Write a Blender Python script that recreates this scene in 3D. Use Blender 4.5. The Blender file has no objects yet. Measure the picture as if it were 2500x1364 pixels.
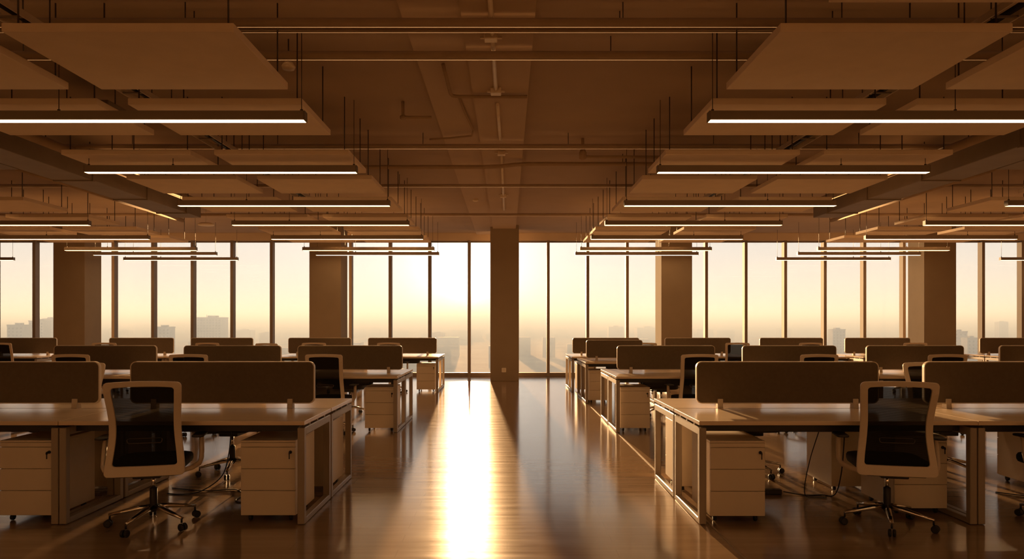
import bpy, bmesh, math, random
from mathutils import Vector, Matrix
random.seed(7)
PI = math.pi
scn = bpy.context.scene
COL = scn.collection
ORD = ['first', 'second', 'third', 'fourth', 'fifth', 'sixth', 'seventh', 'eighth', 'ninth', 'tenth', 'eleventh', 'twelfth']
EYE = 1.4526

# ------------------------------------------------------------------ materials
def new_mat(name):
    m = bpy.data.materials.new(name); m.use_nodes = True
    nt = m.node_tree
    return m, nt, nt.nodes['Principled BSDF']

def mat(name, col, rough=0.6, metal=0.0, spec=0.5, var=0.06, scale=6.0, bump=0.0, bscale=60.0, sheen=0.0, stretch=None):
    m, nt, b = new_mat(name)
    b.inputs['Roughness'].default_value = rough
    b.inputs['Metallic'].default_value = metal
    b.inputs['Specular IOR Level'].default_value = spec
    tc = nt.nodes.new('ShaderNodeTexCoord')
    src = tc.outputs['Object']
    if stretch:
        mp = nt.nodes.new('ShaderNodeMapping'); mp.inputs['Scale'].default_value = stretch
        nt.links.new(src, mp.inputs['Vector']); src = mp.outputs['Vector']
    n = nt.nodes.new('ShaderNodeTexNoise'); n.inputs['Scale'].default_value = scale; n.inputs['Detail'].default_value = 3
    nt.links.new(src, n.inputs['Vector'])
    r = nt.nodes.new('ShaderNodeValToRGB')
    r.color_ramp.elements[0].position = 0.3; r.color_ramp.elements[1].position = 0.7
    r.color_ramp.elements[0].color = [c * (1 - var) for c in col] + [1]
    r.color_ramp.elements[1].color = [min(1, c * (1 + var)) for c in col] + [1]
    nt.links.new(n.outputs['Fac'], r.inputs['Fac'])
    nt.links.new(r.outputs['Color'], b.inputs['Base Color'])
    if bump:
        n2 = nt.nodes.new('ShaderNodeTexNoise'); n2.inputs['Scale'].default_value = bscale; n2.inputs['Detail'].default_value = 2
        nt.links.new(src, n2.inputs['Vector'])
        bp = nt.nodes.new('ShaderNodeBump'); bp.inputs['Strength'].default_value = bump; bp.inputs['Distance'].default_value = 0.01
        nt.links.new(n2.outputs['Fac'], bp.inputs['Height']); nt.links.new(bp.outputs['Normal'], b.inputs['Normal'])
    return m

def emit(name, col, strength):
    m, nt, b = new_mat(name)
    b.inputs['Base Color'].default_value = (0.9, 0.85, 0.75, 1)
    b.inputs['Emission Color'].default_value = (*col, 1)
    b.inputs['Emission Strength'].default_value = strength
    return m

def glass_mat():
    m = bpy.data.materials.new('window_glass'); m.use_nodes = True
    nt = m.node_tree; nt.nodes.clear()
    out = nt.nodes.new('ShaderNodeOutputMaterial')
    mix = nt.nodes.new('ShaderNodeMixShader'); mix.inputs['Fac'].default_value = 0.008
    tr = nt.nodes.new('ShaderNodeBsdfTransparent'); tr.inputs['Color'].default_value = (0.97, 0.965, 0.95, 1)
    gl = nt.nodes.new('ShaderNodeBsdfGlossy'); gl.inputs['Roughness'].default_value = 0.02
    nt.links.new(tr.outputs[0], mix.inputs[1]); nt.links.new(gl.outputs[0], mix.inputs[2])
    nt.links.new(mix.outputs[0], out.inputs['Surface'])
    return m

def mesh_fabric():
    m = bpy.data.materials.new('chair_mesh_fabric'); m.use_nodes = True
    nt = m.node_tree; b = nt.nodes['Principled BSDF']
    b.inputs['Base Color'].default_value = (0.010, 0.009, 0.008, 1); b.inputs['Roughness'].default_value = 0.9; b.inputs['Specular IOR Level'].default_value = 0.12
    out = nt.nodes['Material Output']
    mix = nt.nodes.new('ShaderNodeMixShader')
    tr = nt.nodes.new('ShaderNodeBsdfTransparent')
    tc = nt.nodes.new('ShaderNodeTexCoord')
    ck = nt.nodes.new('ShaderNodeTexWave'); ck.inputs['Scale'].default_value = 90; ck.bands_direction = 'Z'
    nt.links.new(tc.outputs['Object'], ck.inputs['Vector'])
    mr = nt.nodes.new('ShaderNodeMapRange')
    mr.inputs['To Min'].default_value = 0.90; mr.inputs['To Max'].default_value = 0.985
    nt.links.new(ck.outputs['Fac'], mr.inputs['Value'])
    nt.links.new(mr.outputs['Result'], mix.inputs['Fac'])
    nt.links.new(tr.outputs[0], mix.inputs[1]); nt.links.new(b.outputs[0], mix.inputs[2])
    nt.links.new(mix.outputs[0], out.inputs['Surface'])
    return m

def floor_mat():
    m, nt, b = new_mat('floor_boards')
    tc = nt.nodes.new('ShaderNodeTexCoord')
    mp = nt.nodes.new('ShaderNodeMapping'); mp.inputs['Scale'].default_value = (0.5, 5.0, 1)
    nt.links.new(tc.outputs['Object'], mp.inputs['Vector'])
    n = nt.nodes.new('ShaderNodeTexNoise'); n.inputs['Scale'].default_value = 2.2; n.inputs['Detail'].default_value = 5; n.inputs['Roughness'].default_value = 0.6
    nt.links.new(mp.outputs['Vector'], n.inputs['Vector'])
    r = nt.nodes.new('ShaderNodeValToRGB')
    r.color_ramp.elements[0].position = 0.3; r.color_ramp.elements[1].position = 0.72
    r.color_ramp.elements[0].color = (*FLOOR_A, 1); r.color_ramp.elements[1].color = (*FLOOR_B, 1)
    nt.links.new(n.outputs['Fac'], r.inputs['Fac'])
    # board seams running across the aisle
    br = nt.nodes.new('ShaderNodeTexBrick')
    br.inputs['Scale'].default_value = 1.0; br.inputs['Mortar Size'].default_value = 0.003
    br.inputs['Brick Width'].default_value = 1.4; br.inputs['Row Height'].default_value = 0.16
    br.inputs['Color1'].default_value = (1, 1, 1, 1); br.inputs['Color2'].default_value = (0.95, 0.95, 0.95, 1); br.inputs['Mortar'].default_value = (0.85, 0.85, 0.85, 1)
    nt.links.new(tc.outputs['Object'], br.inputs['Vector'])
    mx = nt.nodes.new('ShaderNodeMix'); mx.data_type = 'RGBA'; mx.blend_type = 'MULTIPLY'; mx.inputs['Factor'].default_value = 1.0
    nt.links.new(r.outputs['Color'], mx.inputs['A']); nt.links.new(br.outputs['Color'], mx.inputs['B'])
    nt.links.new(mx.outputs['Result'], b.inputs['Base Color'])
    mr = nt.nodes.new('ShaderNodeMapRange'); mr.inputs['To Min'].default_value = FLOOR_R[0]; mr.inputs['To Max'].default_value = FLOOR_R[1]
    nt.links.new(n.outputs['Fac'], mr.inputs['Value']); nt.links.new(mr.outputs['Result'], b.inputs['Roughness'])
    b.inputs['Specular IOR Level'].default_value = 0.8; b.inputs['IOR'].default_value = 2.3
    b.inputs['Anisotropic'].default_value = 0.5
    tv = nt.nodes.new('ShaderNodeCombineXYZ'); tv.inputs[1].default_value = 1.0
    nt.links.new(tv.outputs[0], b.inputs['Tangent'])
    bp = nt.nodes.new('ShaderNodeBump'); bp.inputs['Strength'].default_value = 0.025; bp.inputs['Distance'].default_value = 0.01
    nt.links.new(n.outputs['Fac'], bp.inputs['Height']); nt.links.new(bp.outputs['Normal'], b.inputs['Normal'])
    return m

FLOOR_A, FLOOR_B, FLOOR_R = (0.30, 0.20, 0.12), (0.37, 0.25, 0.155), (0.10, 0.19)
M = {}
M['floor'] = floor_mat()
M['beam'] = mat('beam_paint', (0.60, 0.465, 0.335), 0.85, var=0.03, scale=2)
M['ceiling'] = mat('ceiling_paint', (0.50, 0.38, 0.27), 0.85, var=0.04, scale=2)
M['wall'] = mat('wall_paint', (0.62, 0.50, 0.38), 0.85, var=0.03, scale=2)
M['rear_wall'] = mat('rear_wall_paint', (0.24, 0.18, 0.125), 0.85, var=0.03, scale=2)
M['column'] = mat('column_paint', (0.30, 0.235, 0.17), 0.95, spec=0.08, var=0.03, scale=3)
M['panel'] = mat('acoustic_panel', (0.93, 0.77, 0.59), 0.9, var=0.03, scale=5, bump=0.05, bscale=200)
M['white_metal'] = mat('cream_steel', (0.76, 0.66, 0.54), 0.42, var=0.02, spec=0.5)
M['frame_metal'] = mat('frame_steel', (0.36, 0.30, 0.24), 0.38, var=0.03, spec=0.5)
M['desk_top'] = mat('desk_laminate', (0.80, 0.64, 0.47), 0.23, var=0.05, scale=3, stretch=(0.6, 8, 8), spec=0.5)
M['screen'] = mat('screen_fabric', (0.15, 0.115, 0.08), 0.9, var=0.06, scale=40, bump=0.15, bscale=400)
M['screen_trim'] = mat('screen_edge', (0.70, 0.62, 0.52), 0.4)
M['clamp'] = mat('clamp_steel', (0.62, 0.54, 0.45), 0.4)
M['chair_white'] = mat('chair_plastic', (0.74, 0.63, 0.51), 0.42, var=0.02)
M['black'] = mat('black_plastic', (0.018, 0.016, 0.015), 0.5, var=0.1)
M['black_fabric'] = mat('seat_fabric', (0.022, 0.019, 0.017), 0.9, var=0.15, scale=60, bump=0.2, bscale=300)
M['mesh'] = mesh_fabric()
M['chrome'] = mat('chrome', (0.75, 0.72, 0.68), 0.14, metal=1.0, var=0.02)
M['rubber'] = mat('caster_rubber', (0.012, 0.012, 0.012), 0.55)
M['rod'] = mat('rod_steel', (0.10, 0.08, 0.065), 0.55, metal=0.4)
M['lamp_body'] = mat('lamp_aluminium', (0.27, 0.215, 0.165), 0.5, var=0.02)
M['lamp_dark'] = mat('lamp_end_cap', (0.2, 0.16, 0.125), 0.5, var=0.02)
M['pipe'] = mat('painted_pipe', (0.48, 0.365, 0.26), 0.95, spec=0.03, var=0.05)
M['duct'] = mat('duct_sheet', (0.28, 0.22, 0.16), 0.6, var=0.08, scale=3)
M['conduit'] = mat('pale_conduit', (0.90, 0.78, 0.62), 0.5)
M['mullion'] = mat('mullion_aluminium', (0.24, 0.19, 0.15), 0.65, var=0.03, spec=0.15)
M['glass'] = glass_mat()
M['socket'] = mat('socket_plastic', (0.85, 0.78, 0.68), 0.4)
M['cable'] = mat('cable_rubber', (0.015, 0.014, 0.013), 0.5)
M['seam'] = mat('floor_trim_metal', (0.40, 0.31, 0.21), 0.5, var=0.04)
M['ground'] = mat('city_ground', (0.40, 0.37, 0.34), 0.95, var=0.25, scale=0.008)
M['concrete'] = mat('city_concrete', (0.50, 0.47, 0.45), 0.9, var=0.06, scale=0.05)
M['concrete2'] = mat('city_render', (0.58, 0.54, 0.50), 0.9, var=0.06, scale=0.05)
M['city_glass'] = mat('city_window', (0.28, 0.28, 0.28), 0.4, var=0.1)
LAMP_COL, LAMP_STR = (1.0, 0.60, 0.27), 7.0
M['diffuser'] = emit('lamp_diffuser', LAMP_COL, LAMP_STR)

# ------------------------------------------------------------------ mesh helpers
class MB:
    def __init__(s): s.v, s.f, s.sm = [], [], []
    def add(s, vs, fs, smooth=False):
        b = len(s.v); s.v += [tuple(p) for p in vs]
        for f in fs: s.f.append([b + i for i in f]); s.sm.append(smooth)
        return s
    def box(s, x0, x1, y0, y1, z0, z1):
        vs = [(x0, y0, z0), (x1, y0, z0), (x1, y1, z0), (x0, y1, z0), (x0, y0, z1), (x1, y0, z1), (x1, y1, z1), (x0, y1, z1)]
        return s.add(vs, [(0, 3, 2, 1), (4, 5, 6, 7), (0, 1, 5, 4), (1, 2, 6, 5), (2, 3, 7, 6), (3, 0, 4, 7)])
    def tube(s, pts, r, n=10, rs=None, sx=1.0):
        pts = [Vector(p) for p in pts]; rings = []
        prev = None
        for i, p in enumerate(pts):
            t = (pts[min(i + 1, len(pts) - 1)] - pts[max(i - 1, 0)]).normalized()
            if prev is None:
                a = t.cross(Vector((0, 0, 1)))
                if a.length < 0.05: a = t.cross(Vector((1, 0, 0)))
            else:
                a = prev - t * prev.dot(t)
            a.normalize(); b = t.cross(a); prev = a
            rr = rs[i] if rs else r
            rings.append([p + (a * math.cos(2 * PI * k / n) * sx + b * math.sin(2 * PI * k / n)) * rr for k in range(n)])
        vs = [p for ring in rings for p in ring]; fs = []
        for i in range(len(pts) - 1):
            for k in range(n):
                fs.append((i * n + k, i * n + (k + 1) % n, (i + 1) * n + (k + 1) % n, (i + 1) * n + k))
        s.add(vs, fs, True)
        m = len(pts) - 1
        s.add(rings[0], [tuple(reversed(range(n)))]); s.add(rings[m], [tuple(range(n))])
        return s
    def lathe(s, prof, n=16, c=(0, 0, 0), axis='z'):
        vs = []
        for r, h in prof:
            for k in range(n):
                a = 2 * PI * k / n
                p = (r * math.cos(a), r * math.sin(a), h)
                if axis == 'x': p = (h, r * math.cos(a), r * math.sin(a))
                if axis == 'y': p = (r * math.sin(a), h, r * math.cos(a))
                vs.append((p[0] + c[0], p[1] + c[1], p[2] + c[2]))
        fs = []
        for i in range(len(prof) - 1):
            for k in range(n):
                fs.append((i * n + k, i * n + (k + 1) % n, (i + 1) * n + (k + 1) % n, (i + 1) * n + k))
        fs.append(tuple(reversed(range(n)))); fs.append(tuple(range((len(prof) - 1) * n, len(prof) * n)))
        return s.add(vs, fs, True)
    def prism_y(s, outline, y0, y1):
        """outline: (x, z) points, extruded along y"""
        n = len(outline)
        vs = [(x, y0, z) for x, z in outline] + [(x, y1, z) for x, z in outline]
        fs = [tuple(range(n)), tuple(reversed(range(n, 2 * n)))]
        fs += [((i + 1) % n, i, n + i, n + (i + 1) % n) for i in range(n)]
        return s.add(vs, fs)
    def mesh(s, name, m, bevel=0.0, seg=2):
        me = bpy.data.meshes.new(name)
        me.from_pydata(s.v, [], s.f)
        me.polygons.foreach_set('use_smooth', s.sm)
        bm = bmesh.new(); bm.from_mesh(me)
        bmesh.ops.remove_doubles(bm, verts=bm.verts, dist=1e-6)
        bmesh.ops.recalc_face_normals(bm, faces=bm.faces)
        if bevel:
            es = [e for e in bm.edges if len(e.link_faces) == 2 and e.calc_face_angle(0) > 0.6]
            bmesh.ops.bevel(bm, geom=es, offset=bevel, segments=seg, affect='EDGES', profile=0.5, clamp_overlap=True)
        bm.to_mesh(me); bm.free()
        me.materials.append(M[m] if isinstance(m, str) else m)
        me.update()
        return me

def rrect(x0, x1, z0, z1, r, n=6):
    out = []
    for cx, cz, a0 in ((x1 - r, z0 + r, -PI / 2), (x1 - r, z1 - r, 0), (x0 + r, z1 - r, PI / 2), (x0 + r, z0 + r, PI)):
        for k in range(n + 1):
            a = a0 + k * PI / 2 / n
            out.append((cx + r * math.cos(a), cz + r * math.sin(a)))
    return out

def obj(name, me, parent=None, loc=None, label=None):
    o = bpy.data.objects.new(name, me); COL.objects.link(o)
    if parent: o.parent = parent
    if loc: o.location = loc
    if label: o['label'] = label
    return o

def thing(name, label, cat, loc=(0, 0, 0), rz=0.0, group=None):
    o = bpy.data.objects.new(name, None); COL.objects.link(o)
    o.empty_display_size = 0.1
    o.location = loc; o.rotation_euler = (0, 0, rz)
    o['label'] = label; o['category'] = cat
    if group: o['group'] = group
    return o

def tag(o, label, cat, group=None, kind=None):
    o['label'] = label; o['category'] = cat
    if group: o['group'] = group
    if kind: o['kind'] = kind
    return o

def struct(name, mb, m, label=None, cat=None, bevel=0.0, parent=None):
    o = obj(name, mb.mesh(name, m, bevel), parent)
    if parent is None:
        o['kind'] = 'structure'
        if label: o['label'] = label
        if cat: o['category'] = cat
    return o

CACHE = {}
def cached(key, fn):
    if key not in CACHE: CACHE[key] = fn()
    return CACHE[key]

def dup(root, loc, rz, label, group=None):
    r = root.copy(); COL.objects.link(r); r.location = loc; r.rotation_euler = (0, 0, rz); r['label'] = label
    if group: r['group'] = group
    for ch in list(root.children):
        c = ch.copy(); COL.objects.link(c); c.parent = r
        for g in list(ch.children):
            d = g.copy(); COL.objects.link(d); d.parent = c
    return r

# ------------------------------------------------------------------ room shell
YW, ZC, XW, YR = 20.0, 3.95, 15.22, -12.0
struct('floor', MB().box(-XW - .2, XW + .3, YR - .2, YW + .25, -0.2, 0), 'floor', 'glossy brown boarded office floor reflecting the sunset', 'floor')
struct('ceiling', MB().box(-XW - .2, XW + .3, YR - .2, YW + .25, ZC, ZC + .1), 'ceiling', 'exposed painted concrete ceiling slab above the desks', 'ceiling')
struct('wall_left', MB().box(-XW - .2, -XW, YR, YW, 0, ZC), 'wall', 'plain painted side wall beyond the left desks', 'wall')
struct('wall_right', MB().box(XW + .1, XW + .3, YR, YW, 0, ZC), 'wall', 'plain painted side wall beyond the right desks', 'wall')
struct('wall_rear', MB().box(-XW - .2, XW + .3, YR - .2, YR, 0, ZC), 'rear_wall', 'plain painted wall behind the viewer', 'wall')
HEAD = 3.745
struct('wall_window', MB().box(-XW - .2, XW + .3, YW - .12, YW + .1, HEAD, ZC), 'wall', 'pale strip of wall above the window wall', 'wall')
# shallow boxed beam running along the aisle ceiling to the middle column
struct('trim_1', MB().box(-.36, .22, YR, YW - .12, 3.86, ZC).box(-.84, -.36, YR, YW - .12, 3.905, ZC), 'beam', 'shallow boxed beam running along the ceiling above the aisle', 'beam')
struct('trim_2', MB().box(1.463, 1.478, YR, 13.0, 0.0, 0.003), 'seam', 'thin pale joint strip in the floor along the right desks', 'floor strip')
# columns
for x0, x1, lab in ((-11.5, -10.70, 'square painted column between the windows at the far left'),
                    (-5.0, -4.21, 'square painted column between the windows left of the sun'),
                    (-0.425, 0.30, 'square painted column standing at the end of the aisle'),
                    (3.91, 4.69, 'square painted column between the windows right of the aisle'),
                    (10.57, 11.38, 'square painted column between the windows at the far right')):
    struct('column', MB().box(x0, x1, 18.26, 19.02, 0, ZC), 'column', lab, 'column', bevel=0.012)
sk = thing('wall_socket', 'small pale wall socket low on the column at the aisle end', 'socket', (-0.08, 18.26, 0.28))
obj('cover_plate', MB().prism_y(rrect(-.055, .055, -.055, .055, .012), -.012, 0).mesh('cover_plate', 'socket'), sk)
obj('socket_face', MB().prism_y(rrect(-.035, .035, -.035, .035, .008), -.017, -.012).mesh('socket_face', 'white_metal'), sk)

# windows: one bay per pane, each with its own mullion, rails and glass
MX = [-1.046 + 1.09 * k for k in range(-13, 16)]
def win_meshes():
    g = MB().box(.04, 1.05, YW + .02, YW + .035, .10, HEAD - .04).mesh('glass', 'glass')
    mu = MB().box(-.04, .04, YW - .15, YW + .05, 0.0, HEAD).mesh('mullion', 'mullion', 0.004, 1)
    sl = MB().box(.04, 1.05, YW - .1, YW + .05, 0.0, .10).mesh('sill', 'mullion', 0.004, 1)
    hd = MB().box(.04, 1.05, YW - .05, YW + .05, HEAD - .04, HEAD).mesh('head_rail', 'mullion')
    return g, mu, sl, hd
WM = win_meshes()
for i, x in enumerate(MX[:-1]):
    w = bpy.data.objects.new('window_%d' % (i + 1), None); COL.objects.link(w)
    w.location = (x, 0, 0); w['kind'] = 'structure'; w['category'] = 'window'
    w['label'] = 'tall floor-to-ceiling window pane, %s of the wall counted from the left' % (['%s' % q for q in ORD] + ['thirteenth', 'fourteenth', 'fifteenth', 'sixteenth', 'seventeenth', 'eighteenth', 'nineteenth', 'twentieth', 'twenty-first', 'twenty-second', 'twenty-third', 'twenty-fourth', 'twenty-fifth', 'twenty-sixth', 'twenty-seventh', 'twenty-eighth'])[i]
    for nm, me in zip(('glass', 'mullion', 'sill', 'head_rail'), WM): obj(nm, me, w)

# ------------------------------------------------------------------ desks
TOP_Z = 0.75
def make_desk(w, loc, rz, label, group):
    t = thing('bench_desk', label, 'desk', loc, rz, group)
    D = 0.792; h = w / 2
    obj('table_top', cached(('top', w), lambda: MB().box(-h + .002, h - .002, 0, D, .72, TOP_Z).mesh('table_top', 'desk_top', 0.003, 2)), t)
    def loop(sx):
        x0, x1 = (h - .055, h - .004) if sx > 0 else (-h + .004, -h + .055)
        m = MB().box(x0, x1, .006, .052, 0.004, .70).box(x0, x1, D - .052, D - .006, 0.004, .70)
        m.box(x0, x1, .052, D - .052, .645, .70).box(x0, x1, .052, D - .052, .004, .045)
        return m.mesh('leg_frame', 'frame_metal', 0.004, 1)
    for sx in (1, -1):
        obj('leg_frame', cached(('loop', w, sx), lambda sx=sx: loop(sx)), t)
    sp = cached('spac', lambda: MB().box(-.02, .02, -.012, .012, .70, .72).mesh('spacer', 'frame_metal'))
    for sx in (1, -1):
        for y in (.18, .40, .61): obj('spacer', sp, t, (sx * (h - .03), y, 0))
    obj('crossbeam', cached(('beam', w), lambda: MB().box(-h + .055, h - .055, .13, .17, .66, .70).box(-h + .055, h - .055, .60, .64, .66, .70).mesh('crossbeam', 'black')), t)
    def tray():
        m = MB(); a, b = -h + .5, h - .5
        m.box(a, b, .655, .765, .575, .58).box(a, b, .655, .66, .58, .66).box(a, b, .76, .765, .58, .66)
        return m.mesh('cable_tray', 'black')
    obj('cable_tray', cached(('tray', w), tray), t)
    return t

def make_screen(x0, x1, y, label, group):
    w = x1 - x0; c = (x0 + x1) / 2; h = w / 2
    t = thing('desk_screen', label, 'desk divider', (c, y, 0), 0, group)
    w = round(w, 2)
    obj('panel', cached(('scr', w), lambda: MB().prism_y(rrect(-h + .008, h - .008, .798, 1.132, .04), -.013, .013).mesh('panel', 'screen')), t)
    def trim():
        o1, o2 = rrect(-h, h, .79, 1.14, .048), rrect(-h + .008, h - .008, .798, 1.132, .04)
        n = len(o1); vs = []
        for o in (o1, o2):
            for yy in (-.016, .016): vs += [(x, yy, z) for x, z in o]
        fs = []
        for i in range(n):
            j = (i + 1) % n
            fs += [(i, j, n + j, n + i), (2 * n + j, 2 * n + i, 3 * n + i, 3 * n + j), (i, 2 * n + i, 2 * n + j, j), (n + i, n + j, 3 * n + j, 3 * n + i)]
        return MB().add(vs, fs).mesh('edge_trim', 'screen_trim')
    obj('edge_trim', cached(('trim', w), trim), t, label='pale edge trim')
    cl = cached('clamp', lambda: MB().box(-.022, .022, -.03, -.016, .752, .83).box(-.022, .022, .016, .03, .752, .83).box(-.022, .022, -.03, .03, .752, .789).mesh('clamp', 'clamp', 0.003, 1))
    for sx in (-1, 1):
        obj('clamp', cl, t, (sx * (h - .20), 0, 0))
    return t

DEPTH = {'front': 5.2, 'second': 9.6, 'short': 13.15, 'window': 15.3}
def row_word(r): return {'front': 'front row', 'second': 'second row', 'short': 'short third row', 'window': 'window row'}[r]
def bench(side, row, bounds, screens):
    """bounds: list of (x0, x1) desks counted out from the aisle; a desk on each side of the dividers"""
    y0 = DEPTH[row]
    for i, (a, b) in enumerate(bounds):
        x0, x1 = sorted((a, b)); w = round(x1 - x0, 3); c = (x0 + x1) / 2
        pos = '%s from the aisle' % ORD[i] if i else 'next to the aisle'
        grp = 'bench desks in the %s' % row_word(row)
        make_desk(w, (c, y0, 0), 0, 'bench desk in %s, %s side, %s, viewer side' % (row_word(row), side, pos), grp)
        make_desk(w, (c, y0 + 1.6, 0), PI, 'bench desk in %s, %s side, %s, window side' % (row_word(row), side, pos), grp)
    for i, (a, b) in enumerate(screens):
        x0, x1 = sorted((a, b))
        pos = '%s from the aisle' % ORD[i] if i else 'nearest the aisle'
        make_screen(x0, x1, y0 + .8, 'brown fabric desk divider in %s, %s side, %s' % (row_word(row), side, pos), 'desk dividers in the %s' % row_word(row))

bench('left', 'front', [(-1.46, -3.24), (-3.24, -4.99)], [(-1.60, -3.13), (-3.385, -4.90)])
bench('right', 'front', [(1.385, 3.40), (3.40, 5.15)], [(1.568, 3.09), (3.46, 4.98)])
bench('left', 'second', [(-1.46, -3.14), (-3.14, -4.85), (-4.85, -6.62)], [(-1.507, -3.02), (-3.256, -4.66), (-5.05, -6.53)])
bench('right', 'second', [(1.45, 3.20), (3.20, 4.96), (4.96, 6.82), (6.82, 8.60)], [(1.584, 2.996), (3.39, 4.745), (5.18, 6.58), (7.10, 8.50)])
bench('right', 'short', [(1.43, 2.74)], [(1.53, 2.62)])
bench('left', 'window', [(-1.46, -3.30), (-3.30, -5.05), (-5.58, -7.28), (-7.28, -9.05), (-9.98, -11.74)], [(-1.575, -3.10), (-3.48, -4.88), (-5.67, -7.06), (-7.44, -8.88), (-10.05, -11.5)])
bench('right', 'window', [(1.37, 3.30), (3.42, 5.22), (5.62, 7.36), (7.56, 9.28), (10.66, 12.4)], [(1.46, 2.95), (3.52, 4.99), (5.64, 7.05), (7.54, 9.0), (10.55, 12.0)])

# ------------------------------------------------------------------ drawer pedestals
def make_pedestal(x0, x1, y, label, group, rz=0.0, src=[None]):
    c = (x0 + x1) / 2
    if src[0] is not None:
        return dup(src[0], (c, y, 0), rz, label, group)
    t = thing('drawer_pedestal', label, 'drawer unit', (c, y, 0), rz, group)
    src[0] = t
    h = .2
    body = MB().box(-h, h, .018, .52, .05, .585).box(-h, h, 0, .52, .585, .60)
    obj('carcass', body.mesh('carcass', 'white_metal', 0.003, 1), t)
    obj('top_rail', MB().box(-h + .001, h - .001, .002, .018, .553, .583).mesh('top_rail', 'white_metal', 0.002, 1), t)
    for z0, z1 in ((.395, .549), (.235, .391), (.053, .231)):
        obj('drawer', MB().box(-h + .001, h - .001, 0, .018, z0, z1).mesh('drawer', 'white_metal', 0.002, 1), t)
    lk = obj('lock', MB().lathe([(.001, -.006), (.011, -.006), (.012, -.003), (.012, 0.004)], 14, (h - .036, 0.0, .515), 'y').mesh('lock', 'black'), t, label='black drawer lock')
    kb = MB().box(h - .0375, h - .0345, -.022, -.006, .506, .524).lathe([(.001, -.0015), (.012, -.0015), (.012, .0015), (.001, .0015)], 12, (h - .036, -.03, .511), 'x')
    kb.box(h - .039, h - .033, -.034, -.028, .470, .502)
    obj('key', kb.mesh('key', 'black'), lk)
    for sx in (-1, 1):
        for y_ in (.07, .45):
            cm = MB().lathe([(.004, -.011), (.02, -.011), (.0225, -.008), (.0225, .008), (.02, .011), (.004, .011)], 14, (sx * .15, y_, .0235), 'x')
            cm.box(sx * .15 - .016, sx * .15 + .016, y_ - .012, y_ + .012, .043, .051)
            obj('caster', cm.mesh('caster', 'rubber'), t)
    return t

PG = 'white drawer pedestals under the desks'
make_pedestal(-1.95, -1.545, 5.27, 'white drawer pedestal with key under front row left desk, at the aisle end', PG)
make_pedestal(-3.71, -3.31, 5.27, 'white drawer pedestal with key under front row left, beside paired desk legs', PG)
make_pedestal(1.475, 1.885, 5.25, 'white drawer pedestal with sunlit side under front row right, at the aisle end', PG)
make_pedestal(2.94, 3.34, 5.47, 'white drawer pedestal under front row right, beside the office chair', PG)
make_pedestal(-1.93, -1.53, 6.74, 'white drawer pedestal under front row left, window side, at the aisle end', PG, PI)
make_pedestal(1.48, 1.88, 6.74, 'white drawer pedestal under front row right, window side, at the aisle end', PG, PI)
make_pedestal(2.80, 3.20, 6.74, 'white drawer pedestal under front row right, window side, away from the aisle', PG, PI)
make_pedestal(4.58, 4.98, 6.74, 'white drawer pedestal under second front row desk right, window side', PG, PI)
make_pedestal(-3.72, -3.32, 6.74, 'white drawer pedestal under second front row desk left, window side', PG, PI)
make_pedestal(-1.89, -1.53, 9.68, 'white drawer pedestal under second row left, at the aisle end', PG)
make_pedestal(1.52, 1.92, 9.68, 'white drawer pedestal with sunlit side under second row right, at aisle end', PG)
make_pedestal(1.50, 1.90, 13.22, 'white drawer pedestal under the short right row by the aisle', PG)
make_pedestal(-1.93, -1.53, 15.37, 'white drawer pedestal under window row left, at the aisle end', PG)
make_pedestal(1.50, 1.90, 15.37, 'white drawer pedestal under window row right, at the aisle end', PG)
for s, sd in ((-1, 'left'), (1, 'right')):
    make_pedestal(s * 3.32 - .2 + s * .2, s * 3.32 + .2 + s * .2, 9.68, 'white drawer pedestal under second row %s, second desk from the aisle' % sd, PG)

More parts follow.
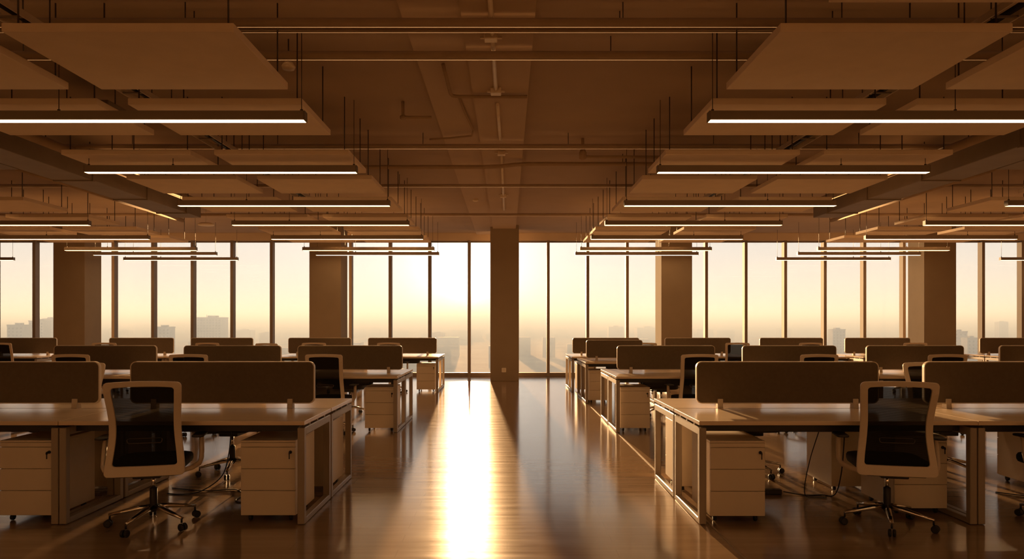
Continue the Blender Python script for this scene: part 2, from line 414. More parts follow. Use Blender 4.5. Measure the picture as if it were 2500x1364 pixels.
# ------------------------------------------------------------------ office chairs
def make_chair(loc, rz, label, group):
    t = thing('office_chair', label, 'chair', loc, rz, group)
    # seat cushion (front is +y)
    sm = MB(); prof = rrect(-.24, .24, -.23, .24, .09, 5)
    for k, (z, sc) in enumerate(((.425, .90), (.432, .97), (.45, 1.0), (.475, 1.0), (.49, .97), (.497, .88))):
        sm.v += [(x * sc, y * sc, z + (.012 if y < .1 else -.012) * 0) for x, y in prof]
    n = len(prof)
    for k in range(5):
        for i in range(n):
            sm.f.append([k * n + i, k * n + (i + 1) % n, (k + 1) * n + (i + 1) % n, (k + 1) * n + i]); sm.sm.append(True)
    sm.f.append(list(reversed(range(n)))); sm.sm.append(False)
    sm.f.append(list(range(5 * n, 6 * n))); sm.sm.append(True)
    obj('seat', sm.mesh('seat', 'black_fabric'), t)
    obj('tilt_mechanism', MB().box(-.09, .09, -.20, .10, .375, .424).box(-.19, .19, -.235, -.17, .395, .42).mesh('tilt_mechanism', 'black', 0.008, 2), t)
    # lever
    obj('lever', MB().tube([(.06, .02, .40), (.20, .02, .395), (.25, .03, .39)], .006, 8).mesh('lever', 'black'), t)
    # back: profile y(z), half-width hw(z)
    def yb(z):
        u = (z - .41) / .65
        return -.245 + .045 * math.sin(PI * min(1, u * 1.15)) - .055 * u * u
    def hw(z):
        u = (z - .41) / .65
        return .258 - .022 * math.sin(PI * u) ** 2 - .012 * u
    NZ = 18
    def ring(inset, z0, z1, r):
        pts = []
        out = rrect(-1, 1, 0, 1, .0001, 1)
        return out
    zs = [.405 + (.655) * k / NZ for k in range(NZ + 1)]
    B = .047
    # outer and inner outlines sampled around: left side up, top across, right side down, bottom across
    def outline(ins, z0, z1, rad):
        pts = []
        rr = rad
        zz = [z0 + rr + (z1 - z0 - 2 * rr) * k / 14 for k in range(15)]
        for z in zz: pts.append((-(hw(z) - ins), z))
        for k in range(1, 5):
            a = PI - k * PI / 2 / 5
            pts.append((-(hw(z1) - ins) + rr + rr * math.cos(a), z1 - rr + rr * math.sin(a)))
        for k in range(9):
            u = -1 + 2 * k / 8
            pts.append((u * (hw(z1) - ins - rr), z1 + .008 * (1 - u * u)))
        for k in range(1, 5):
            a = PI / 2 - k * PI / 2 / 5
            pts.append(((hw(z1) - ins) - rr + rr * math.cos(a), z1 - rr + rr * math.sin(a)))
        for z in reversed(zz): pts.append(((hw(z) - ins), z))
        for k in range(1, 5):
            a = -k * PI / 2 / 5
            pts.append(((hw(z0) - ins) - rr + rr * math.cos(a), z0 + rr + rr * math.sin(a)))
        for k in range(9):
            u = 1 - 2 * k / 8
            pts.append((u * (hw(z0) - ins - rr), z0))
        for k in range(1, 5):
            a = -PI / 2 - k * PI / 2 / 5
            pts.append((-(hw(z0) - ins) + rr + rr * math.cos(a), z0 + rr + rr * math.sin(a)))
        return pts
    O = outline(0, .405, 1.055, .03); I = outline(B, .475, 1.017, .022)
    n = len(O); T = .022; vs = []
    for out in (O, I):
        for s_ in (-1, 1): vs += [(x, yb(z) + s_ * T / 2 - .014 * (1 - (x / .26) ** 2), z) for x, z in out]
    fs = []
    for i in range(n):
        j = (i + 1) % n
        fs += [(i, j, 2 * n + j, 2 * n + i), (n + j, n + i, 3 * n + i, 3 * n + j), (i, n + i, n + j, j), (2 * n + j, 3 * n + j, 3 * n + i, 2 * n + i)]
    obj('back_frame', MB().add(vs, fs).mesh('back_frame', 'chair_white', 0.005, 2), t)
    # mesh web inside the frame
    mm = MB(); NX = 8
    zs = [.468 + (.553) * k / NZ for k in range(NZ + 1)]
    vs = []
    for z in zs:
        for k in range(NX + 1):
            x = (-1 + 2 * k / NX) * (hw(z) - B + .006)
            vs.append((x, yb(z) + .004 - .014 * (1 - (x / .26) ** 2), z))
    fs = [(a * (NX + 1) + b, a * (NX + 1) + b + 1, (a + 1) * (NX + 1) + b + 1, (a + 1) * (NX + 1) + b) for a in range(NZ) for b in range(NX)]
    mm.add(vs, fs, True)
    obj('back_mesh', mm.mesh('back_mesh', 'mesh'), t, label='black mesh web')
    # lumbar bar seen through/behind the mesh
    lb = MB()
    y = yb(.64) - .034
    lb.tube([(-.105, y + .006, .662), (-.112, y, .655), (-.108, y - .002, .638), (-.10, y - .003, .632), (.10, y - .003, .632), (.108, y - .002, .638), (.112, y, .655), (.105, y + .006, .662)], .003, 6)
    lb.tube([(-.10, y + .004, .664), (.10, y + .004, .664)], .0025, 6)
    obj('lumbar_bar', lb.mesh('lumbar_bar', 'rod'), t)
    # arms: white loop rising from the back frame foot, black pad on top
    for sx in (-1, 1):
        pts = [(sx * .235, -.20, .425), (sx * .285, -.13, .43), (sx * .318, -.05, .445), (sx * .325, -.015, .475), (sx * .325, .0, .53), (sx * .322, .012, .60), (sx * .318, .03, .645)]
        a = obj('armrest', MB().tube(pts, .02, 10, rs=[.016, .018, .02, .022, .022, .022, .02], sx=.75).mesh('armrest', 'chair_white'), t)
        o2 = rrect(sx * .315 - .042, sx * .315 + .042, -.13, .10, .035, 4)
        pm = MB(); n2 = len(o2)
        pm.add([(x, y_, .640) for x, y_ in o2] + [(x, y_, .655) for x, y_ in o2],
               [tuple(reversed(range(n2))), tuple(range(n2, 2 * n2))] + [(i, (i + 1) % n2, n2 + (i + 1) % n2, n2 + i) for i in range(n2)])
        obj('arm_pad', pm.mesh('arm_pad', 'black', 0.005, 2), a)
    obj('gas_lift', MB().lathe([(.012, .26), (.014, .26), (.014, .376), (.001, .376)], 14).mesh('gas_lift', 'chrome'), t, label='chrome lift rod')
    obj('lift_sleeve', MB().lathe([(.02, .10), (.026, .11), (.026, .27), (.022, .275), (.001, .275)], 16).mesh('lift_sleeve', 'black'), t)
    for k in range(5):
        a = PHASE + 2 * PI * k / 5 - rz
        dx, dy = math.cos(a), math.sin(a)
        q = lambda r, z: (dx * r, dy * r, z)
        leg = obj('base_leg', MB().tube([q(.02, .135), q(.10, .128), q(.20, .108), q(.30, .088)], .018, 8, rs=[.022, .019, .015, .011], sx=1.15).mesh('base_leg', 'chrome'), t)
        cm = MB().tube([q(.295, .09), q(.295, .055)], .007, 8)
        px, py = -dy, dx
        for s_ in (-1, 1):
            c = Vector((dx * .305, dy * .305, .027)) + Vector((px, py, 0)) * s_ * .014
            ax = Vector((px, py, 0))
            cm.tube([c - ax * .010, c - ax * .007, c + ax * .007, c + ax * .010], .026, 14, rs=[.020, .0262, .0262, .020])
        obj('caster', cm.mesh('caster', 'rubber'), leg)
    return t

CG = 'office chairs around the benches'
PHASE = math.radians(261)
chair0 = make_chair((-2.55, 5.2, 0), math.radians(13), 'white framed mesh office chair pushed up to front row left desk', CG)
PHASE = math.radians(248)
chair1 = make_chair((2.74, 5.2, 0), math.radians(-13), 'white framed mesh office chair beside pedestal at front row right desk', CG)
for i, (x, y, deg, lab) in enumerate((
    (4.04, 5.2, 5, 'office chair cut off by the picture edge at second front row desk right'),
    (-2.66, 6.98, 178, 'office chair on the window side of front row left desk, next to aisle'),
    (-4.3, 7.0, 184, 'office chair on the window side of second front row desk left'),
    (2.36, 7.0, 186, 'office chair on the window side of front row right desk, next to aisle'),
    (4.25, 7.02, 176, 'office chair on the window side of second front row desk right'),
    (-2.34, 9.58, -4, 'mesh office chair at second row left desk next to the aisle'),
    (-4.12, 9.58, 3, 'mesh office chair at second row left, second desk from the aisle'),
    (-5.62, 9.58, 0, 'mesh office chair at second row left, third desk from the aisle'),
    (2.46, 9.58, 4, 'mesh office chair at second row right desk next to the aisle'),
    (4.02, 9.58, 0, 'mesh office chair at second row right, second desk from the aisle'),
    (5.69, 9.58, -3, 'mesh office chair at second row right, third desk from the aisle'),
    (-2.5, 11.45, 180, 'office chair on the window side of second row left, next to aisle'),
    (2.45, 11.45, 176, 'office chair on the window side of second row right, next to aisle'),
    (-2.42, 15.2, -6, 'office chair at window row left desk next to the aisle'),
    (-4.02, 15.2, 5, 'office chair at window row left, second desk from aisle, aisle-side chair'),
    (-4.78, 14.8, -12, 'office chair pushed back from window row left, second desk from aisle'),
    (-6.2, 15.2, 0, 'office chair at window row left, third desk from the aisle'),
    (-8.35, 15.2, 4, 'office chair at window row left, fourth desk from the aisle'),
    (-10.42, 15.1, 0, 'office chair at window row left, farthest desk from the aisle'),
    (2.85, 15.2, 0, 'office chair at window row right desk next to the aisle'),
    (4.79, 15.2, -5, 'office chair at window row right, second desk from the aisle'),
    (6.25, 15.2, 5, 'office chair at window row right, third desk from the aisle'),
    (8.44, 15.2, 0, 'office chair at window row right, fourth desk from the aisle'))):
    dup(chair0 if i % 2 else chair1, (x, y, 0), math.radians(deg), lab, CG)

# ------------------------------------------------------------------ acoustic ceiling panels
PY = [(4.56, 5.69), (6.08, 7.07), (7.87, 8.85), (9.22, 10.23), (10.8, 11.9), (12.5, 13.5), (14.1, 15.0), (15.5, 16.4)]
PC = [(1.73, 3.20, 'aisle-side column of the inner bay'), (3.46, 4.87, 'outer column of the inner bay'),
      (7.25, 8.70, 'inner column of the outer bay'), (8.95, 10.35, 'outer column of the outer bay')]
PZ = 3.30
RECTS = []
def panel_meshes(w, d):
    sl = MB().box(-w / 2, w / 2, -d / 2, d / 2, PZ, PZ + .055).mesh('slab', 'panel', 0.003, 1)
    rd = MB().tube([(0, 0, PZ + .056), (0, 0, ZC)], .006, 6).mesh('hanger_rod', 'rod')
    return sl, rd
for s, sd in ((-1, 'left'), (1, 'right')):
    for ci, (xa, xb, cname) in enumerate(PC):
        for pi, (ya, yb_) in enumerate(PY):
            if ci >= 1 and yb_ * .717 < xa: continue
            x0, x1 = sorted((s * xa, s * xb)); w, d = round(x1 - x0, 3), round(yb_ - ya, 3)
            sl, rd = cached(('pan', w, d), lambda: panel_meshes(w, d))
            c = ((x0 + x1) / 2, (ya + yb_) / 2)
            RECTS.append((x0, x1, ya, yb_))
            t = thing('ceiling_panel', 'cream ceiling panel over %s desks, %s, %s from windows' % (sd, cname, ORD[len(PY) - 1 - pi]), 'ceiling panel', (c[0], c[1], 0), 0, 'suspended acoustic ceiling panels')
            obj('slab', sl, t)
            for ax in (-1, 1):
                for ay in (-1, 1):
                    obj('hanger_rod', rd, t, (ax * (w / 2 - .06), ay * (d / 2 - .07), 0))
t = thing('ceiling_panel', 'cream ceiling panel cut off by the top picture edge, over right desks', 'ceiling panel', (2.6, 3.62, 0), 0, 'suspended acoustic ceiling panels')
sl, rd = panel_meshes(1.5, 1.06)
obj('slab', sl, t)
for ax in (-1, 1):
    for ay in (-1, 1): obj('hanger_rod', rd, t, (ax * .69, ay * .46, 0))

# ------------------------------------------------------------------ linear pendant lamps
LY = [6.0, 8.05, 10.32, 12.35, 14.4, 16.6, 17.75, 19.15]
LZ = 3.135
def lamp_meshes(w):
    h = MB().box(-w / 2, w / 2, -.042, .042, LZ + .004, LZ + .08).mesh('housing', 'lamp_body', 0.003, 1)
    d = MB().box(-w / 2 + .004, w / 2 - .004, -.037, .037, LZ, LZ + .004).mesh('diffuser', 'diffuser')
    return h, d
def make_lamp(x0, x1, y, label):
    w = round(x1 - x0, 3); c = (x0 + x1) / 2
    t = thing('linear_pendant_lamp', label, 'lamp', (c, y, 0), 0, 'linear pendant lamps over the desks')
    h, d = cached(('lamp', w), lambda: lamp_meshes(w))
    obj('housing', h, t); obj('diffuser', d, t, label='glowing diffuser strip')
    cap = cached('lampcap', lambda: MB().box(-.003, .003, -.042, .042, LZ, LZ + .08).mesh('end_cap', 'lamp_dark'))
    for sx in (-1, 1): obj('end_cap', cap, t, (sx * (w / 2 + .003), 0, 0))
    inner = 1 if c < 0 else -1
    for off in (.03, 2.05, w - .03):
        x = (w / 2 - off) * inner
        top = ZC
        for r in RECTS:
            if r[0] - .012 < c + x < r[1] + .012 and r[2] - .012 < y < r[3] + .012: top = PZ - .001
        me = cached(('cab', top), lambda: MB().tube([(0, 0, LZ + .079), (0, 0, LZ + .1)], .012, 8).tube([(0, 0, LZ + .09), (0, 0, top)], .0035, 6).mesh('suspension_cable', 'rod'))
        obj('suspension_cable', me, t, (x, 0, 0))
    return t
for s, sd in ((-1, 'left'), (1, 'right')):
    for bay, (xa, xb, first, last, bn) in enumerate(((1.68, 4.70, 0, 6, 'inner bay'), (7.15, 10.17, 2 if s > 0 else 3, 7, 'outer bay'), (13.1, 15.1, 7, 7, 'farthest bay'))):
        for i in range(first, last + 1):
            x0, x1 = sorted((s * xa, s * xb))
            make_lamp(x0, x1, LY[i], 'lit linear pendant lamp over %s desks, %s, %s from windows' % (sd, bn, ORD[last - i]) if last > first else 'lit linear pendant lamp near the windows at the far %s edge' % sd)

for s, sd in ((-1, 'left'), (1, 'right')):  # unseen lamps added to carry the rows on and light the foreground floor
    for y, wd in ((1.9, 'directly overhead'), (-.3, 'just behind the viewer'), (-2.5, 'further behind the viewer')):
        x0, x1 = sorted((s * 1.68, s * 4.70))
        make_lamp(x0, x1, y, 'lit linear pendant lamp on the %s side, %s' % (sd, wd))

# ------------------------------------------------------------------ ceiling services
def cross_pipe(y, z, r, x0, x1, label, hang=1.7, bend=None):
    t = thing('sprinkler_pipe', label, 'pipe', (0, y, 0), 0, 'pipes across the ceiling')
    pts = bend or [(x0, 0, z), (x1, 0, z)]
    obj('pipe_run', MB().tube(pts, r, 10).mesh('pipe_run', 'pipe'), t)
    k = 0; x = x0 + .5
    hm = MB().tube([(0, 0, z + r), (0, 0, ZC - .001)], .005, 6).mesh('hanger_rod', 'rod')
    while x < x1:
        if not (-.9 < x < .3): obj('hanger_rod', hm, t, (x, 0, 0))
        x += hang
    return t
cross_pipe(5.60, 3.79, .035, -14.9, 14.9, 'ceiling pipe crossing above aisle nearest the viewer')
cross_pipe(5.76, 3.80, .022, -14.9, 14.9, 'thin ceiling pipe running right behind the pipe nearest the viewer')
cross_pipe(6.26, 3.78, .038, -14.9, 14.9, 'thick ceiling pipe crossing the aisle, third from the viewer')
cross_pipe(9.43, 3.77, .032, -14.9, 14.9, 'ceiling pipe crossing the aisle halfway along the room', 1.9)
cross_pipe(10.60, 3.78, .030, -14.9, 14.9, 'ceiling pipe crossing the aisle with a slight bend over the beam', 2.3,
           [(-14.9, 0, 3.755), (-.35, 0, 3.755), (-.1, 0, 3.765), (.12, 0, 3.79), (.3, 0, 3.80), (14.9, 0, 3.80)])
cross_pipe(12.05, 3.76, .026, -14.9, 14.9, 'thin ceiling pipe crossing the aisle, second from the windows', 2.1)
cross_pipe(15.25, 3.76, .03, -14.9, 14.9, 'thin ceiling pipe crossing the aisle nearest the windows', 2.4)

def conduit(y0, y1, x0, x1, boxes, label):
    t = thing('ceiling_conduit', label, 'conduit', (0, 0, 0), 0, 'conduit along the aisle ceiling')
    z = 3.838
    obj('conduit_run', MB().tube([(x0, y0, z), ((x0 + x1) / 2, (y0 + y1) / 2, z), (x1, y1, z)], .020, 10).mesh('conduit_run', 'conduit'), t)
    for (bx, by) in boxes:
        obj('junction_box', MB().box(bx - .055, bx + .055, by - .05, by + .05, 3.80, 3.859).mesh('junction_box', 'conduit', 0.005, 1), t)
        obj('wall_clip', MB().box(bx - .09, bx + .09, by + .06, by + .085, 3.845, 3.8595).mesh('wall_clip', 'conduit'), t)
conduit(4.2, 7.35, -.13, -.115, [(-.135, 5.98), (-.115, 7.38)], 'pale conduit along aisle ceiling nearest the viewer, with junction boxes')
conduit(7.85, 9.32, -.105, -.09, [], 'short pale conduit along aisle ceiling between two pipes')
conduit(10.0, 15.1, -.08, -.065, [(-.08, 10.05), (-.07, 13.4)], 'long pale conduit along aisle ceiling towards the column')
tag(obj('bent_pipe', MB().tube([(-.60, 6.75, 3.885), (-.59, 6.8, 3.84), (-.585, 7.0, 3.83), (-.585, 7.45, 3.83), (-.57, 7.52, 3.83), (-.50, 7.55, 3.83), (.21, 7.55, 3.83)], .018, 8).mesh('bent_pipe', 'pipe')),
    'thin bent pipe under the ceiling beam with one corner', 'pipe')
tag(obj('stub_pipe', MB().tube([(-1.17, 8.1, ZC - .002), (-1.17, 8.1, 3.80), (-1.15, 8.1, 3.775), (-1.1, 8.1, 3.77), (-.85, 8.1, 3.77)], .017, 8).lathe([(.03, 3.75), (.034, 3.76), (.034, 3.785), (.02, 3.79)], 10, (-1.17, 8.1, 0)).mesh('stub_pipe', 'pipe')),
    'short stub pipe dropping from the ceiling left of the beam', 'pipe')
tag(obj('flexible_conduit', MB().tube([(-.52, 7.75, 3.90), (-.48, 8.4, 3.885), (-.42, 9.0, 3.87), (-.45, 9.2, 3.85), (-.75, 9.28, 3.84), (-1.0, 9.3, 3.83)], .013, 8).mesh('flexible_conduit', 'pipe')),
    'thin flexible conduit curving along the ceiling beam', 'conduit')
tag(obj('branch_pipe', MB().tube([(1.02, 9.72, ZC - .002), (1.02, 9.72, 3.76), (1.05, 9.72, 3.71), (1.1, 9.72, 3.70), (3.4, 9.72, 3.70)], .02, 8).lathe([(.02, 3.66), (.05, 3.68), (.05, 3.76), (.03, 3.80)], 12, (1.02, 9.72, 0)).mesh('branch_pipe', 'pipe')),
    'branch pipe dropping from the ceiling right of the beam', 'pipe')
def detector(x, y, drop, label):
    t = thing('smoke_detector', label, 'detector', (x, y, 0), 0)
    z = ZC - drop
    if x > -.84 and x < .22: top = 3.904
    else: top = ZC
    if drop > .1:
        obj('stem', MB().tube([(0, 0, z + .04), (0, 0, top)], .006, 8).mesh('stem', 'rod'), t)
    obj('housing', MB().lathe([(.02, z - .03), (.05, z - .025), (.06, z), (.035, z + .04), (.008, z + .045 if drop > .1 else top)], 18).mesh('housing', 'conduit'), t)
detector(-1.92, 6.33, .24, 'pale smoke detector on a drop stem left of the aisle')
detector(-.62, 14.2, .06, 'small pale smoke detector on the beam near the windows')
tag(obj('ceiling_speaker', MB().lathe([(.02, 3.60), (.16, 3.605), (.18, 3.625), (.12, 3.66), (.02, 3.67)], 24, (-6.6, 15.8, 0)).tube([(-6.6, 15.8, 3.66), (-6.6, 15.8, ZC)], .006, 6).mesh('ceiling_speaker', 'conduit')),
    'round pale speaker hanging from the ceiling near the left windows', 'speaker')

for s, sd in ((-1, 'left'), (1, 'right')):
    # main air duct between the two bays, cable trays in the gap between panel columns
    t = thing('air_duct', 'long rectangular air duct along the ceiling over the %s side' % sd, 'duct', (s * 5.95, 0, 0), 0, 'ceiling air ducts')
    obj('duct_run', MB().box(-.26, .26, 5.0, 13.4, 3.42, 3.66).mesh('duct_run', 'duct', 0.006, 1), t)
    for y in (6.5, 8.0, 9.9, 11.4, 12.8):
        obj('joint_flange', MB().box(-.275, .275, y - .02, y + .02, 3.405, 3.675).mesh('joint_flange', 'duct'), t)
        hm = cached('ducthang', lambda: MB().tube([(0, 0, 3.675), (0, 0, ZC - .001)], .006, 6).mesh('hanger_rod', 'rod'))
        for sx in (-1, 1): obj('hanger_rod', hm, t, (sx * .22, y, 0))
    t = thing('cable_tray', 'slim cable tray between the panel columns over the %s desks' % sd, 'cable tray', (s * 3.33, 0, 0), 0, 'ceiling cable trays')
    obj('tray_rail', MB().box(-.10, -.09, 4.0, 12.6, 3.50, 3.55).mesh('tray_rail', 'conduit'), t)
    obj('tray_rail', MB().box(.09, .10, 4.0, 12.6, 3.50, 3.55).mesh('tray_rail', 'conduit'), t)
    rg = MB().box(-.09, .09, -.012, .012, 3.503, 3.513).mesh('rung', 'duct')
    for k in range(16): obj('rung', rg, t, (0, 4.3 + .53 * k, 0))
    obj('cable_bundle', MB().tube([(.03, 4.05, 3.535), (.02, 8, 3.535), (-.03, 10.5, 3.535), (0, 12.5, 3.535)], .022, 8).mesh('cable_bundle', 'black'), t)
    hm = MB().tube([(0, 0, 3.55), (0, 0, ZC - .001)], .005, 6).mesh('hanger_rod', 'rod')
    for k in range(5):
        for sx in (-1, 1): obj('hanger_rod', hm, t, (sx * .095, 5.1 + 1.85 * k, 0))
    t = thing('long_pipe', 'pale round pipe running beside the air duct over the %s side' % sd, 'pipe', (s * 5.25, 0, 0), 0, 'pipes along the ceiling')
    obj('pipe_run', MB().tube([(0, 5.0, 3.52), (0, 12.8, 3.52)], .055, 12).mesh('pipe_run', 'pipe'), t)
    hm = MB().tube([(0, 0, 3.575), (0, 0, ZC - .001)], .006, 6).mesh('hanger_rod', 'rod')
    for k in range(4): obj('hanger_rod', hm, t, (0, 6.1 + 2.1 * k, 0))
    t = thing('branch_duct', 'cross branch of ducting over the outer %s desks, before the lamps' % sd, 'duct', (s * 6.3, 9.05, 0), 0, 'ceiling air ducts')
    obj('duct_run', MB().box(min(0, s * 8.4), max(0, s * 8.4), -.25, .25, 3.44, 3.70).mesh('duct_run', 'duct', 0.006, 1), t)
    obj('hanger_rod', MB().tube([(s * 1.5, 0, 3.70), (s * 1.5, 0, ZC - .001)], .006, 6).mesh('hanger_rod', 'rod'), t)
    obj('hanger_rod', MB().tube([(s * 4.5, 0, 3.70), (s * 4.5, 0, ZC - .001)], .006, 6).mesh('hanger_rod', 'rod'), t)
    t = thing('side_pipe', 'thin round pipe on the outer side of the %s air duct' % sd, 'pipe', (s * 6.75, 0, 0), 0, 'pipes along the ceiling')
    obj('pipe_run', MB().tube([(0, 9.4, 3.60), (0, 15.0, 3.60)], .04, 10).mesh('pipe_run', 'pipe'), t)
    hm = MB().tube([(0, 0, 3.64), (0, 0, ZC - .001)], .005, 6).mesh('hanger_rod', 'rod')
    for k in range(4): obj('hanger_rod', hm, t, (0, 9.8 + 1.45 * k, 0))
t = thing('fan_coil_unit', 'dark box unit with pipe stubs above the left desk panels', 'ventilation unit', (-4.3, 7.45, 0), 0)
obj('casing', MB().box(-.3, .3, -.22, .22, 3.50, 3.70).mesh('casing', 'duct', 0.008, 1), t)
obj('hanger_rod', MB().tube([(-.25, 0, 3.70), (-.25, 0, ZC - .001)], .006, 6).mesh('hanger_rod', 'rod'), t)
obj('hanger_rod', MB().tube([(.25, 0, 3.70), (.25, 0, ZC - .001)], .006, 6).mesh('hanger_rod', 'rod'), t)

# ------------------------------------------------------------------ cables on the floor
def cable(pts, label, r=.005):
    P = [Vector(p) for p in pts]; out = []
    for i in range(len(P) - 1):
        p0, p1, p2, p3 = P[max(i - 1, 0)], P[i], P[i + 1], P[min(i + 2, len(P) - 1)]
        for k in range(6):
            u = k / 6
            out.append(.5 * ((2 * p1) + (p2 - p0) * u + (2 * p0 - 5 * p1 + 4 * p2 - p3) * u * u + (3 * p1 - p0 - 3 * p2 + p3) * u ** 3))
    out.append(P[-1])
    return tag(obj('power_cable', MB().tube(out, r, 6).mesh('power_cable', 'cable')), label, 'cable')
cable([(-2.95, 6.35, .006), (-2.6, 6.25, .006), (-2.38, 6.3, .006), (-2.24, 6.1, .006), (-2.23, 5.92, .006), (-2.16, 5.85, .006), (-2.05, 5.95, .006), (-1.97, 5.98, .006)], 'black power cable snaking over floor behind the front left pedestal')
cable([(-2.90, 6.15, .006), (-2.75, 6.12, .006), (-2.62, 6.2, .02), (-2.50, 6.32, .12), (-2.47, 6.4, .30), (-2.5, 6.52, .50), (-2.55, 6.56, .572)], 'black power cable hanging below the front row left desk')
cable([(2.36, 6.16, .02), (2.5, 6.10, .006), (2.66, 6.10, .006), (2.75, 6.05, .02), (2.77, 5.98, .2), (2.77, 5.93, .45), (2.76, 5.90, .567)], 'black power cable rising from the power strip under front right desk')
cable([(2.55, 5.90, .567), (2.50, 5.94, .35), (2.47, 5.98, .12), (2.49, 6.01, .02), (2.56, 6.02, .006), (2.66, 6.0, .006)], 'thin looped black cable hanging beside the front right power strip', .004)
cable([(4.2, 6.2, .006), (4.4, 6.05, .006), (4.62, 6.1, .006), (4.85, 6.3, .02)], 'black power cable on floor beneath the second front row desk right')
t = thing('power_strip', 'black power strip on the floor behind the sunlit front right pedestal', 'power strip', (2.15, 6.16, 0), 0)
obj('casing', MB().box(-.2, .19, -.03, .03, .001, .042).mesh('casing', 'black', 0.006, 2), t)
for k in range(4):
    obj('outlet', MB().lathe([(.001, .044), (.014, .044), (.016, .042), (.016, .040)], 12, (-.14 + .09 * k, 0, 0)).mesh('outlet', 'rubber'), t)

# ------------------------------------------------------------------ the city outside
GZ = -60.0
gm = MB().add([(-9000, 22, GZ), (9000, 22, GZ), (9000, 16000, GZ), (-9000, 16000, GZ)], [(0, 1, 2, 3)])
o = struct('ground', gm, 'ground', 'hazy flat city ground far below the windows', 'ground')
BB = []
def building(px0, px1, ytop, dist, label, group=None, roof=True, m='concrete', wins=True):
    k = dist / 1760.0
    x0, x1 = (px0 - 1238) * k, (px1 - 1238) * k
    top = EYE + (790 - ytop) * k
    w = x1 - x0; dp = max(10.0, w * .8)
    for q in BB:
        if x0 - 2 < q[1] and x1 + 2 > q[0] and dist - 2 < q[3] and dist + dp + 2 > q[2]: return None
    BB.append((x0, x1, dist, dist + dp))
    t = thing('building', label, 'building', ((x0 + x1) / 2, dist, GZ), 0, group)
    H = top - GZ
    obj('block', MB().box(-w / 2, w / 2, 0, dp, 0, H).mesh('block', m), t)
    if roof:
        obj('parapet', MB().box(-w / 2 - .3, w / 2 + .3, -.3, dp + .3, H - 1.2, H).mesh('parapet', m), t)
        obj('roof_hut', MB().box(-w * .15, w * .2, dp * .3, dp * .7, H, H + max(1.6, w * .07)).mesh('roof_hut', m), t)
        obj('roof_mast', MB().tube([(-w * .25, dp * .5, H), (-w * .25, dp * .5, H + w * .12)], .25, 6).mesh('roof_mast', m), t)
    if wins:
        rows = int(min(H - 4, 34) / 3.4); cols = max(3, int(w / 3.6))
        wm = MB()
        for r_ in range(rows):
            for c_ in range(cols):
                cx = -w / 2 + w * (c_ + .5) / cols; cz = H - 3.4 - 3.4 * r_
                wm.box(cx - .75, cx + .75, -.12, 0, cz - 1.1, cz + .5)
        obj('window_grid', wm.mesh('window_grid', 'city_glass'), t)
    return t
building(480, 539, 774, 900, 'broad hazy tower block outside, tallest one in the left windows')
building(377, 414, 797, 780, 'narrow hazy tower block outside, left of the broad tower')
building(17, 56, 792, 700, 'hazy block outside with flat roof at the far left edge', m='concrete')
building(70, 106, 782, 820, 'wide hazy block outside, left of the far-left column')
building(104, 128, 777, 900, 'slim hazy block outside touching the far-left column')
building(2033, 2064, 803, 850, 'hazy block outside through right windows, below a pendant lamp')
building(2330, 2362, 808, 760, 'hazy stepped block outside, beside the far-right column')
building(2362, 2392, 824, 700, 'low hazy block outside, right of the stepped block')
building(1486, 1522, 797, 1900, 'rounded-looking hazy block outside, right of the aisle column', m='concrete2', wins=False)
building(1556, 1612, 800, 2000, 'broad pale block outside, behind the desks beside the right column', m='concrete2', wins=False)
building(1050, 1085, 812, 1500, 'hazy block outside just left of the sun', m='concrete2', wins=False)
building(572, 612, 806, 1700, 'low hazy block outside, right of the broad tower', m='concrete2', wins=False)
building(633, 662, 812, 1500, 'lowest hazy block outside, left of the column by the sun', m='concrete2', wins=False)
building(280, 312, 806, 2100, 'pale distant block outside, through the third left window', m='concrete2', wins=False)
building(2440, 2462, 785, 1500, 'slim distant block outside at the far right edge', m='concrete2', wins=False)
tag(obj('mast', MB().tube([(-830, 2000, GZ), (-830, 2000, 1.45)], 2.2, 6, rs=[3.0, .8]).mesh('mast', 'concrete2')), 'thin distant mast outside, right of the broad tower', 'mast')
rg = random.Random(11)
px = -60
i = 0
while px < 2560:
    w = rg.uniform(22, 60)
    d = rg.uniform(2300, 3600)
    building(px, px + w, rg.uniform(801, 812), d, 'low hazy building on the skyline beyond the windows', 'hazy skyline buildings', False, 'concrete2', False)
    px += w * rg.uniform(.95, 1.7); i += 1
px = -40
while px < 2540:
    w = rg.uniform(24, 70)
    building(px, px + w, rg.uniform(822, 850), rg.uniform(1000, 1500), 'low hazy building among the roofs below the windows', 'hazy lower roofs', False, 'concrete', False)
    px += w * rg.uniform(1.3, 2.8)

# haze over the city
HAZE = True
if HAZE:
    m = bpy.data.materials.new('haze'); m.use_nodes = True
    nt = m.node_tree; nt.nodes.clear()
    out = nt.nodes.new('ShaderNodeOutputMaterial')
    sc = nt.nodes.new('ShaderNodeVolumeScatter')
    sc.inputs['Color'].default_value = (0.50, 0.68, 1.0, 1); sc.inputs['Density'].default_value = 0.00052; sc.inputs['Anisotropy'].default_value = 0.2
    ab = nt.nodes.new('ShaderNodeVolumeAbsorption'); ab.inputs['Color'].default_value = (0.30, 0.30, 0.30, 1); ab.inputs['Density'].default_value = 0.0009
    ad = nt.nodes.new('ShaderNodeAddShader')
    nt.links.new(sc.outputs[0], ad.inputs[0]); nt.links.new(ab.outputs[0], ad.inputs[1])
    nt.links.new(ad.outputs[0], out.inputs['Volume'])
    M['haze'] = m
    o = obj('haze', MB().box(-8000, 8000, 120, 9000, GZ - 2, 45).mesh('haze', 'haze'))
    tag(o, 'warm sunset haze lying over the city', 'haze', kind='stuff')

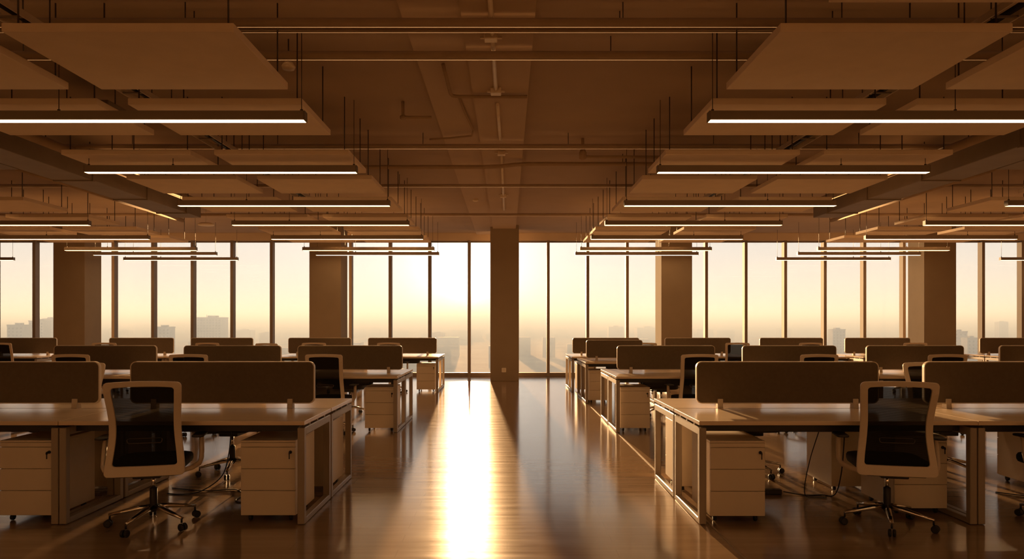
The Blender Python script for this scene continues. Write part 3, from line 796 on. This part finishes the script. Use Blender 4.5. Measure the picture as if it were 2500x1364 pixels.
# ------------------------------------------------------------------ world, sun, camera
SUN_AZ, SUN_EL = math.radians(-3.03), math.radians(3.25)
sd = Vector((math.sin(SUN_AZ) * math.cos(SUN_EL), math.cos(SUN_AZ) * math.cos(SUN_EL), math.sin(SUN_EL)))
w = bpy.data.worlds.new('World'); scn.world = w; w.use_nodes = True
nt = w.node_tree; nt.nodes.clear()
out = nt.nodes.new('ShaderNodeOutputWorld'); bg = nt.nodes.new('ShaderNodeBackground')
tc = nt.nodes.new('ShaderNodeTexCoord')
sep = nt.nodes.new('ShaderNodeSeparateXYZ'); nt.links.new(tc.outputs['Generated'], sep.inputs[0])
def ramp(elems):
    r = nt.nodes.new('ShaderNodeValToRGB')
    el = r.color_ramp.elements
    while len(el) < len(elems): el.new(0.5)
    for e, (p, c) in zip(el, elems): e.position = p; e.color = (*c, 1)
    return r
mr = nt.nodes.new('ShaderNodeMapRange'); mr.inputs['From Min'].default_value = -.05; mr.inputs['From Max'].default_value = .45
nt.links.new(sep.outputs['Z'], mr.inputs['Value'])
front = ramp([(0.0, (.64, .52, .43)), (.1, (.80, .68, .62)), (.2, (.83, .74, .70)), (.32, (.80, .75, .74)), (.5, (.55, .49, .44)), (1.0, (.30, .29, .29))])
nt.links.new(mr.outputs[0], front.inputs['Fac'])
back = ramp([(0.0, (.62, .56, .52)), (.3, (.60, .57, .56)), (1.0, (.42, .44, .48))])
nt.links.new(mr.outputs[0], back.inputs['Fac'])
mf = nt.nodes.new('ShaderNodeMapRange'); mf.inputs['From Min'].default_value = -.3; mf.inputs['From Max'].default_value = .5
nt.links.new(sep.outputs['Y'], mf.inputs['Value'])
mix = nt.nodes.new('ShaderNodeMix'); mix.data_type = 'RGBA'
nt.links.new(mf.outputs[0], mix.inputs['Factor']); nt.links.new(back.outputs[0], mix.inputs['A']); nt.links.new(front.outputs[0], mix.inputs['B'])
dot = nt.nodes.new('ShaderNodeVectorMath'); dot.operation = 'DOT_PRODUCT'; dot.inputs[1].default_value = sd
nt.links.new(tc.outputs['Generated'], dot.inputs[0])
def glow(power, col, k):
    mx = nt.nodes.new('ShaderNodeMath'); mx.operation = 'MAXIMUM'; mx.inputs[1].default_value = 0
    nt.links.new(dot.outputs['Value'], mx.inputs[0])
    p = nt.nodes.new('ShaderNodeMath'); p.operation = 'POWER'; p.inputs[1].default_value = power
    nt.links.new(mx.outputs[0], p.inputs[0])
    m2 = nt.nodes.new('ShaderNodeVectorMath'); m2.operation = 'SCALE'; m2.inputs[0].default_value = [c * k for c in col]
    nt.links.new(p.outputs[0], m2.inputs['Scale'])
    return m2
acc = mix.outputs['Result']
for g in (glow(45, (.8, .78, .72), .40), glow(420, (1.0, .92, .80), 1.5), glow(6000, (1.0, .8, .5), 6.0)):
    a = nt.nodes.new('ShaderNodeVectorMath'); a.operation = 'ADD'
    nt.links.new(acc, a.inputs[0]); nt.links.new(g.outputs['Vector'], a.inputs[1]); acc = a.outputs['Vector']
nt.links.new(acc, bg.inputs['Color']); bg.inputs["Strength"].default_value = 0.85
nt.links.new(bg.outputs[0], out.inputs['Surface'])

sl_ = bpy.data.lights.new('sun', 'SUN'); sl_.energy = 40; sl_.angle = math.radians(.6); sl_.color = (1.0, .62, .31)
so = bpy.data.objects.new('sun', sl_); COL.objects.link(so)
so.rotation_euler = (-sd).to_track_quat('-Z', 'Y').to_euler(); so.location = (0, 10, 30)

cd = bpy.data.cameras.new('camera'); cam = bpy.data.objects.new('camera', cd); COL.objects.link(cam)
cam.location = (0, 0, EYE); cam.rotation_euler = (PI / 2, 0, 0)
cd.sensor_width = 36; cd.sensor_fit = 'HORIZONTAL'; cd.lens = 1760 / 2500 * 36
cd.shift_x = 12 / 2500; cd.shift_y = 108 / 2500; cd.clip_end = 30000; cd.clip_start = .05
scn.camera = cam

scn.view_settings.view_transform = 'Standard'; scn.view_settings.look = 'None'
scn.view_settings.exposure = 0.24; scn.view_settings.gamma = 1.0; scn.view_settings.use_curve_mapping = False
cy = scn.cycles
cy.max_bounces = 8; cy.diffuse_bounces = 4; cy.glossy_bounces = 4; cy.transmission_bounces = 4; cy.transparent_max_bounces = 12; cy.volume_bounces = 1
cy.sample_clamp_indirect = 6.0; cy.caustics_reflective = False; cy.caustics_refractive = False
cy.use_denoising = True
